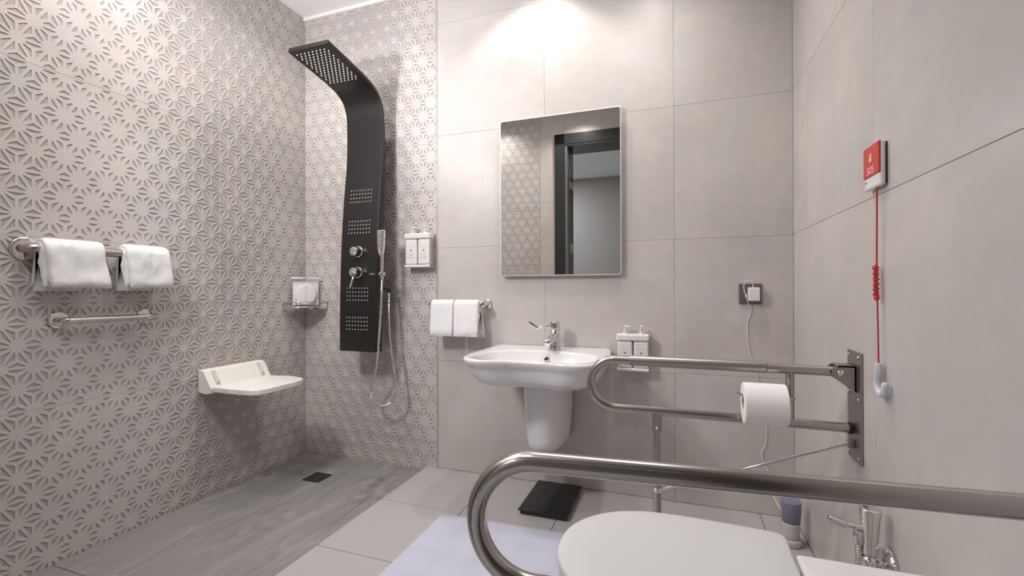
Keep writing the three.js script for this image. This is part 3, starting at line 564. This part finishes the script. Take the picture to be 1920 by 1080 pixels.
// ---------------------------------------------------------------- washbasin
{
  const cx = 1.535, t = thing('washbasin', 'white wall-hung washbasin with concave front and half pedestal', 'washbasin');
  const half = [[0, 0.448], [0.07, 0.455], [0.135, 0.478], [0.195, 0.487], [0.25, 0.468], [0.288, 0.415], [0.302, 0.33], [0.303, 0.22], [0.29, 0.1], [0.268, 0.002], [0.1, 0.002], [0, 0.002]];
  const outline = [...half, ...half.slice(1, -1).reverse().map(p => [-p[0], p[1]])];
  const dense = new THREE.CatmullRomCurve3(outline.map(p => V3(p[0], 0, p[1])), true, 'centripetal', 0.5).getPoints(240).map(p => [p.x, Math.max(p.z, 0.002)]);
  const N = 96, C0 = [0, 0.245];
  const ray = a => { const dx = Math.sin(a), dz = Math.cos(a); let best = 0; for (let i = 0; i < dense.length - 1; i++) { const p = dense[i], q = dense[i + 1], ex = q[0] - p[0], ez = q[1] - p[1], det = dx * -ez + ex * dz; if (Math.abs(det) < 1e-12) continue; const bx = p[0] - C0[0], bz = p[1] - C0[1], tt = (bx * -ez + ex * bz) / det, uu = (dx * bz - dz * bx) / det; if (tt > 0 && uu >= -1e-6 && uu <= 1 + 1e-6) best = Math.max(best, tt); } return [C0[0] + dx * best, C0[1] + dz * best]; };
  const O = Array.from({ length: N }, (_, k) => ray(k / N * 2 * Math.PI + 0.0007));
  const rimY = (p) => 0.668 + 0.006 * clamp(1 - p[1] / 0.2, 0, 1) - 0.0035 * Math.exp(-((p[0] / 0.1) ** 2)) * clamp((p[1] - 0.3) / 0.15, 0, 1);
  const outer = (s, sz, dy) => O.map(p => [cx + p[0] * s, rimY(p) + dy, 0.002 + (p[1] - 0.002) * sz]);
  const inner = (s, y, mixY) => Array.from({ length: N }, (_, k) => { const a = k / N * 2 * Math.PI + 0.0007, e = 0.72, sx = Math.sin(a), sz = Math.cos(a); const p = [Math.sign(sx) * Math.abs(sx) ** e * 0.262 * s, 0.293 + Math.sign(sz) * Math.abs(sz) ** e * (sz > 0 ? 0.150 - 0.022 * Math.exp(-((sx / 0.35) ** 2)) : 0.165) * s]; return [cx + p[0], mixY ? rimY(p) + y : y, p[1]]; });
  const rings = [outer(0.25, 0.6, -0.13), outer(0.5, 0.72, -0.128), outer(0.7, 0.82, -0.12), outer(0.82, 0.89, -0.105), outer(0.885, 0.925, -0.085), outer(0.925, 0.945, -0.062), outer(0.945, 0.955, -0.045), outer(0.96, 0.965, -0.036), outer(0.985, 0.985, -0.026), outer(0.998, 0.997, -0.016), outer(1, 1, -0.008), outer(0.994, 0.995, -0.002), outer(0.982, 0.985, 0.0005), outer(0.965, 0.972, 0),
    inner(1.0, -0.003, true), inner(0.985, -0.008, true), inner(0.96, -0.022, true), inner(0.9, 0.615, false), inner(0.78, 0.582, false), inner(0.55, 0.562, false), inner(0.28, 0.554, false), inner(0.09, 0.551, false)];
  part('basin', loft(rings), M.ceramic, t);
  part('drain_ring', turned([[0, 0], [0.024, 0], [0.024, 0.004], [0.018, 0.005], [0, 0.003]], [cx, 0.5505, 0.293], [0, 1, 0], 28), M.chrome, t);
  const ov = part('overflow_ring', mv(new THREE.TorusGeometry(0.0105, 0.0028, 10, 24), cx + 0.004, 0.633, 0.1455, -0.35), M.chrome, t);
  part('overflow_hole', mv(new THREE.CylinderGeometry(0.009, 0.009, 0.004, 20), cx + 0.004, 0.633, 0.144, Math.PI / 2 - 0.35), M.rubber, ov);
  const U = (y, s, k = 1) => { const q = [], n = 40; for (let i = 0; i < n; i++) { const a = -Math.PI / 2 + Math.PI * i / (n - 1), c = Math.cos(a), sn = Math.sin(a); q.push([cx + Math.sign(sn) * Math.abs(sn) ** 0.8 * 0.104 * k * s, y, lerp(0.1, 0.004 + Math.abs(c) ** 0.62 * (0.235 + 0.03 * k), s)]); } return q; };
  part('half_pedestal', loft([U(0.56, 1, 1.06), U(0.53, 1, 1.03), U(0.48, 1, 1), U(0.4, 1, 0.97), U(0.33, 1, 0.93), U(0.285, 0.985, 0.91), U(0.255, 0.94, 0.89), U(0.236, 0.84, 0.88), U(0.224, 0.65, 0.87), U(0.219, 0.35, 0.86)].reverse()), M.ceramic, t);

  const f = thing('basin_tap', 'chrome single lever tap with long angled lever on washbasin', 'tap');
  const bx = 1.562, by = 0.671, bz = 0.082;
  part('tap_body', [turned([[0, 0], [0.029, 0], [0.029, 0.004], [0.026, 0.008], [0.0245, 0.05], [0.0235, 0.094], [0, 0.094]], [bx, by, bz], [0.02, 1, 0.0], 32)], M.chrome, f);
  part('spout', [loft([0, 0.2, 0.45, 0.7, 0.9, 1].map(u => { const z = bz + 0.01 + 0.088 * u, y = by + 0.062 - 0.022 * u, h = lerp(0.02, 0.0125, u), w = lerp(0.021, 0.0155, u); return Array.from({ length: 18 }, (_, k) => { const a = k / 18 * 2 * Math.PI, c = Math.cos(a), s = Math.sin(a); return [bx - 0.012 * u + Math.sign(c) * Math.abs(c) ** 0.7 * w, y + Math.sign(s) * Math.abs(s) ** 0.7 * h, z]; }); })), rod([bx - 0.011, by + 0.042, bz + 0.084], [bx - 0.011, by + 0.022, bz + 0.084], 0.0115, 18)], M.chrome, f);
  const cap = part('lever_cap', turned([[0, 0], [0.0238, 0], [0.0245, 0.006], [0.0245, 0.03], [0.022, 0.036], [0, 0.037]], [bx + 0.001, by + 0.095, bz], [0.02, 1, 0], 32), M.chrome, f);
  part('lever', sweep(rounded([[bx, by + 0.114, bz + 0.005], [bx - 0.082, by + 0.1, bz + 0.02], [bx - 0.118, by + 0.126, bz + 0.028]], 0.02), u => 0.0065 + 0.002 * u, 14), M.chrome, cap);
  part('supply_hose', sweep(smooth([[1.415, 0.56, 0.16], [1.418, 0.52, 0.15], [1.428, 0.485, 0.13], [1.455, 0.46, 0.1], [1.47, 0.47, 0.004]], 60), 0.006, 10), M.plateGrey, t);
}

// ---------------------------------------------------------------- hinged grab rails beside the toilet
function foldRail(label, pos, turn, paper) {
  const t = thing('folding_grab_rail', label, 'grab rail', pos); t.rotation.y = turn;       // local: wall at x = 0, rail towards -x, heights from the floor
  const plate = part('wall_plate', span([-0.006, 0.484, -0.05], [-0.0005, 0.782, 0.05], 0.0025), M.satin, t);
  for (const [y, z] of [[0.768, -0.036], [0.768, 0.036], [0.665, -0.036], [0.655, 0.036], [0.5, -0.036], [0.5, 0.036]]) part('screw', turned([[0, 0], [0.0055, 0], [0.0045, 0.003], [0, 0.0038]], [-0.006, y, z], [-1, 0, 0], 12), M.chrome, plate);
  const cheek = new THREE.Shape(); cheek.moveTo(-0.006, 0.672); cheek.lineTo(-0.006, 0.744); cheek.lineTo(-0.046, 0.744); cheek.quadraticCurveTo(-0.062, 0.742, -0.062, 0.724); cheek.quadraticCurveTo(-0.062, 0.706, -0.046, 0.703); cheek.lineTo(-0.006, 0.672);
  const cg = z => new THREE.ExtrudeGeometry(cheek, { depth: 0.005, bevelEnabled: false }).translate(0, 0, z);
  const br = part('hinge_bracket', [cg(-0.024), cg(0.019), span([-0.05, 0.738, -0.024], [-0.006, 0.744, 0.024], 0.001), span([-0.012, 0.672, -0.024], [-0.006, 0.744, 0.024], 0.001)], M.satin, t);
  part('pivot_bolt', [turned([[0, 0], [0.009, 0], [0.008, 0.004], [0.004, 0.006], [0, 0.006]], [-0.043, 0.723, 0.024], [0, 0, 1], 16)], M.chrome, br);
  const xe = -0.722, yt = 0.727, yb = paper ? 0.575 : 0.565, r = 0.0135, R = (yt - yb) / 2;
  part('loop_tube', sweep(rounded([[-0.03, yt - 0.004, 0], [xe, yt, 0], [xe, yb, 0], [-0.014, yb - 0.004, 0]], R * 0.995, 18), r, 24), M.steel, t);
  if (paper) part('arm_sleeve', sweep([V3(-0.6, yt, 0), V3(-0.598, yt, 0), V3(-0.22, yt - 0.0015, 0), V3(-0.215, yt - 0.0015, 0)], u => u < 0.01 || u > 0.99 ? 0.0138 : 0.0162, 24), M.satin, t);
  part('stop_ring', rod([-0.02, yb - 0.004, 0], [-0.01, yb - 0.004, 0], 0.0155, 20), M.rubber, t);
  if (paper) part('upright', rod([-0.158, yb, 0], [-0.158, yt, 0], 0.011, 18), M.steel, t);
  const leg = part('support_leg', rod([-0.518, 0.006, 0], [-0.518, 0.53, 0], 0.0115, 18), M.steel, t);
  part('leg_bracket', [span([-0.532, 0.515, -0.014], [-0.504, 0.568, -0.0105], 0.001), span([-0.532, 0.515, 0.0105], [-0.504, 0.568, 0.014], 0.001)], M.satin, leg);
  part('bolt', turned([[0, 0], [0.0055, 0], [0.004, 0.004], [0, 0.005]], [-0.518, 0.525, 0.014], [0, 0, 1], 12), M.chrome, leg);
  part('clamp_ring', rod([-0.518, 0.325, 0], [-0.518, 0.337, 0], 0.0135, 18), M.chrome, leg);
  part('foot', turned([[0, 0], [0.02, 0], [0.02, 0.006], [0.014, 0.01], [0, 0.01]], [-0.518, 0.0005, 0], [0, 1, 0], 20), M.rubber, leg);
  part('brace_rod', rod([-0.012, 0.53, 0], [-0.51, 0.331, 0], 0.004, 10), M.chrome, t);
  part('brace_lug', span([-0.02, 0.518, -0.008], [-0.006, 0.54, 0.008], 0.002), M.satin, t);
  if (paper) {
    part('roll_holder', sweep(rounded([[-0.158, 0.652, 0.004], [-0.158, 0.649, 0.062], [-0.275, 0.647, 0.062], [-0.3, 0.662, 0.062]], 0.02), 0.0042, 12), M.steel, t);
  }
  return t;
}
foldRail('far hinged steel grab rail holding the toilet paper, with support leg', [W, 0, 0.69], 0, true);
foldRail('near hinged steel grab rail in front of the toilet lid, largest in view', [W, 0, 1.535], 0.105, false);
{
  const t = thing('toilet_paper_roll', 'white toilet paper roll on the far grab rail holder', 'toilet paper', [W - 0.233, 0.6455 - 0.012, 0.69 + 0.062]);
  part('paper', turned([[0.0195, -0.053], [0.0555, -0.053], [0.0565, -0.05], [0.0565, 0.05], [0.0555, 0.053], [0.0195, 0.053], [0.0195, -0.053]], [0, 0, 0], [1, 0, 0], 56), M.paper, t);
  part('cardboard_core', turned([[0.0175, -0.0525], [0.0194, -0.0525], [0.0194, 0.0525], [0.0175, 0.0525], [0.0175, -0.0525]], [0, 0, 0], [1, 0, 0], 32), M.card, t);
}

// ---------------------------------------------------------------- toilet
{
  const cz = 1.24, t = thing('toilet', 'white toilet with closed lid between the two grab rails', 'toilet');
  const half = [[1.866, 0], [1.873, 0.055], [1.90, 0.108], [1.95, 0.155], [2.02, 0.183], [2.09, 0.19], [2.18, 0.188], [2.26, 0.183], [2.303, 0.178], [2.312, 0.17], [2.312, 0.08], [2.312, 0]];
  const loop = [...half, ...half.slice(1, -1).reverse().map(p => [p[0], -p[1]])];
  const pts = new THREE.CatmullRomCurve3(loop.map(p => V3(p[0], 0, p[1])), true, 'centripetal').getPoints(120).slice(0, 120);
  const ring = (s, y, dx = 0, dome = 0) => pts.map(p => { const x = 2.1 + (p.x - 2.1) * s + dx; return [x, y, cz + p.z * s]; });
  part('lid', loft([ring(0.97, 0.411), ring(0.995, 0.412), ring(1, 0.416), ring(1, 0.424), ring(0.992, 0.4285), ring(0.97, 0.431), ring(0.8, 0.434), ring(0.5, 0.436), ring(0.2, 0.4365)]), M.lidWhite, t);
  part('seat', loft([ring(0.96, 0.389), ring(0.985, 0.391), ring(0.985, 0.403), ring(0.97, 0.407)]), M.lidWhite, t);
  const bowl = (s, sz, y, dx) => pts.map(p => [2.1 + (p.x - 2.1) * s + dx, y, cz + p.z * sz]);
  part('bowl', loft([bowl(0.7, 0.62, 0.0, 0.1), bowl(0.7, 0.62, 0.02, 0.1), bowl(0.66, 0.58, 0.1, 0.1), bowl(0.72, 0.66, 0.2, 0.08), bowl(0.86, 0.86, 0.3, 0.03), bowl(0.94, 0.955, 0.35, 0), bowl(0.955, 0.965, 0.38, 0), bowl(0.94, 0.95, 0.387, 0)]), M.ceramic, t);
  part('rear_deck', [span([2.22, 0.2, cz - 0.119], [W - 0.002, 0.385, cz + 0.119], 0.015), span([2.318, 0.25, cz - 0.122], [W - 0.002, 0.422, cz + 0.122], 0.012), span([2.3, 0, cz - 0.1], [W - 0.002, 0.26, cz + 0.1], 0.015)], M.ceramic, t);
  for (const s of [-1, 1]) part('lid_hinge', rod([2.308, 0.415, cz + s * 0.075 - 0.02], [2.308, 0.415, cz + s * 0.075 + 0.02], 0.009, 14), M.lidWhite, t);
}
// bidet spray valve on the right wall
{
  const t = thing('bidet_sprayer', 'chrome bidet sprayer with metal hose on the right wall by toilet', 'bidet sprayer');
  const z = 0.9;
  part('wall_flange', turned([[0, 0], [0.044, 0], [0.044, 0.006], [0.038, 0.016], [0.016, 0.02], [0.015, 0.034], [0, 0.034]], [W, 0.312, z], [-1, 0, 0], 36), M.chrome, t);
  part('valve_body', [rod([W - 0.03, 0.312, z], [W - 0.045, 0.312, z], 0.017, 20), new THREE.SphereGeometry(0.021, 20, 14).translate(W - 0.042, 0.318, z)], M.chrome, t);
  const h = part('spray_handle', turned([[0, 0], [0.014, 0], [0.0165, 0.006], [0.0155, 0.02], [0.019, 0.085], [0.022, 0.105], [0.02, 0.11], [0, 0.111]], [W - 0.042, 0.334, z], [0.02, 1, 0], 28), M.chrome, t);
  part('trigger', [rod([W - 0.05, 0.393, z], [W - 0.1, 0.4, z], 0.006, 12), mv(box(0.04, 0.016, 0.02, 0, 0, 0, 0.006, 3), W - 0.105, 0.403, z, 0, 0, -0.3)], M.chrome, h);
  part('hose_nut', [rod([W - 0.064, 0.358, z], [W - 0.064, 0.386, z], 0.0105, 8), rod([W - 0.045, 0.38, z], [W - 0.066, 0.38, z], 0.008, 12)], M.chrome, t);
  part('hose', sweep(smooth([[W - 0.064, 0.36, z], [W - 0.062, 0.28, z], [W - 0.058, 0.2, z - 0.01], [W - 0.05, 0.14, z - 0.02], [W - 0.03, 0.12, z - 0.02], [W - 0.001, 0.12, z - 0.02]], 260), u => 0.0065 + 0.0008 * Math.sign(Math.sin(u * 260 * Math.PI / 2)), 10), M.chrome, t);
}
// canister in the far right corner
{
  const t = thing('floor_canister', 'blue and white tapered canister on round base in far corner', 'canister', [2.5, 0, 0.222]);
  part('round_base', turned([[0, 0], [0.034, 0], [0.036, 0.004], [0.036, 0.02], [0.033, 0.024], [0, 0.024]], [0, 0.0005, 0], [0, 1, 0], 36), M.creamBase, t);
  part('white_body', turned([[0, 0], [0.026, 0], [0.0275, 0.006], [0.0295, 0.055], [0.03, 0.06], [0, 0.06]], [0, 0.024, 0], [0, 1, 0], 36), M.creamBase, t);
  part('blue_cup', turned([[0, 0], [0.03, 0], [0.0335, 0.045], [0.0345, 0.075], [0.0325, 0.08], [0, 0.078]], [0, 0.084, 0], [0, 1, 0], 36), M.blue, t);
}
// ---------------------------------------------------------------- scale and mat
{
  const t = thing('bathroom_scale', 'black glass bathroom scale on the floor below the washbasin', 'scale', [1.572, 0, 0.187]);
  part('body', box(0.2, 0.016, 0.3, 0, 0.0095, 0, 0.004), M.scaleBody, t);
  part('glass_top', box(0.214, 0.006, 0.314, 0, 0.0205, 0, 0.0025), M.glassTop, t);
  part('display', [box(0.05, 0.0008, 0.02, -0.035, 0.0238, -0.128)], M.display, t);
  part('seam', [box(0.0012, 0.0006, 0.2, -0.02, 0.0237, 0.0)], M.scaleBody, t);
}
{
  const x0 = 1.16, x1 = 1.84, z0 = 0.448, z1 = 1.02, nx = 60, nzs = 50, pos = [], idx = [], uv = [];
  const y = (u, v) => { const e = Math.min(u, v, 1 - u, 1 - v); return 0.0005 + 0.0075 * clamp(e / 0.02, 0, 1) ** 0.5 + 0.0012 * nz(u * 7, v * 6, 2) * clamp(e / 0.05, 0, 1) + (Math.abs(e - 0.09) < 0.01 ? -0.001 : 0); };
  for (let j = 0; j <= nzs; j++) for (let i = 0; i <= nx; i++) { const e = k => { k = k * 2 - 1; return 0.5 + 0.5 * Math.sign(k) * Math.abs(k) ** 0.75; }; const u = e(i / nx), v = e(j / nzs); pos.push(lerp(x0, x1, u), y(u, v), lerp(z0 - 0.0 * u, z1, v) - 0.028 * u); uv.push(u * 5, v * 4); }
  for (let j = 0; j < nzs; j++) for (let i = 0; i < nx; i++) { const a = j * (nx + 1) + i, b = a + 1, c = a + nx + 1, d = c + 1; idx.push(a, c, b, b, c, d); }
  const g = new THREE.BufferGeometry(); g.setAttribute('position', new THREE.Float32BufferAttribute(pos, 3)); g.setAttribute('uv', new THREE.Float32BufferAttribute(uv, 2)); g.setIndex(idx); g.computeVertexNormals();
  const m = part('bath_mat', g, M.mat); m.userData = { label: 'white cotton bath mat spread on the floor in front of toilet', category: 'bath mat' };
}
// ---------------------------------------------------------------- emergency pull cord
{
  const font = await new FontLoader().loadAsync('fonts/droid/droid_sans_regular.typeface.json');
  const t = thing('emergency_call_box', 'red and white SOS emergency call box with pull cord on right wall', 'call box');
  const xf = W - 0.017, z0 = 0.802, z1 = 0.894, y0 = 1.192, y1 = 1.297;
  part('back_plate', span([W - 0.0032, y0 + 0.004, z0 + 0.01], [W, y1 - 0.004, z1 - 0.002], 0.001), M.rubber, t);
  part('case', span([xf + 0.001, y0, z0], [W - 0.0028, y1, z1], 0.006), M.plastic, t);
  const cov = part('red_cover', span([xf - 0.0015, y0 + 0.03, z0 + 0.001], [xf + 0.006, y1, z1 - 0.001], 0.003), M.red, t);
  const text = new TextGeometry('SOS', { font, size: 0.0165, depth: 0.0006, curveSegments: 4 }); text.computeBoundingBox(); const tw = text.boundingBox.max.x;
  part('sos_lettering', text.translate(-tw / 2, 0, 0).rotateY(-Math.PI / 2).translate(xf - 0.0015, y0 + 0.037, (z0 + z1) / 2), M.whiteInk, cov);
  // pressing hand emblem
  const k = 0.0011, zc = (z0 + z1) / 2, yc = y0 + 0.075, ink = [];
  ink.push(box(k, 0.013, 0.012, xf - 0.0015, yc - 0.004, zc, 0.0004)); for (let i = 0; i < 4; i++) ink.push(box(k, 0.011 - Math.abs(i - 1.5) * 0.002, 0.0024, xf - 0.0015, yc + 0.0075 - Math.abs(i - 1.5) * 0.001, zc - 0.0046 + i * 0.0031, 0.0004));
  ink.push(mv(box(k, 0.009, 0.0026, 0, 0, 0, 0.0004), xf - 0.0015, yc - 0.002, zc - 0.0085, 0.6));
  part('hand_emblem', ink, M.pinkInk, cov);
  part('indicator', mv(new THREE.CylinderGeometry(0.0025, 0.0025, 0.001, 10), xf + 0.0008, y0 + 0.02, z0 + 0.012, 0, 0, Math.PI / 2), M.rubber, t);
  const cxx = W - 0.0125, cz = 0.868;
  part('pull_cord', sweep(smooth([[cxx, y0 + 0.002, cz], [cxx, 1.1, cz - 0.002], [cxx, 1.0, cz - 0.004], [cxx, 0.93, cz - 0.002], [cxx, 0.85, cz + 0.001], [cxx, 0.775, cz + 0.003]], 60), 0.0018, 8), M.redCord, t);
  // wound spare cord
  const wp = []; for (let i = 0; i <= 220; i++) { const u = i / 220, a = u * 2 * Math.PI * 13, rr = 0.0046 + 0.0012 * Math.sin(u * 37); wp.push(V3(cxx + Math.cos(a) * rr, 1.002 - 0.072 * u, cz - 0.009 + Math.sin(a) * rr)); }
  part('wound_cord', [sweep(wp, 0.0019, 7), new THREE.SphereGeometry(0.0062, 12, 8).translate(cxx, 1.003, cz - 0.012), new THREE.SphereGeometry(0.006, 12, 8).translate(cxx, 0.929, cz - 0.006)], M.red, t);
  const hy = 0.776, hzz = cz + 0.003;
  part('pull_handle', [turned([[0, 0], [0.0085, 0], [0.0075, 0.028], [0.006, 0.03], [0, 0.03]], [cxx, hy - 0.03, hzz], [0, 1, 0], 18), sweep(smooth([[cxx, hy - 0.026, hzz], [cxx, hy - 0.04, hzz - 0.006], [cxx, hy - 0.058, hzz - 0.004], [cxx, hy - 0.07, hzz + 0.01], [cxx, hy - 0.068, hzz + 0.026], [cxx, hy - 0.054, hzz + 0.033], [cxx, hy - 0.046, hzz + 0.034]], 40), u => 0.0085 - 0.0012 * u, 14), new THREE.SphereGeometry(0.0073, 14, 10).translate(cxx, hy - 0.046, hzz + 0.034)], M.handle, t);
}

renderer.render(scene, camera);
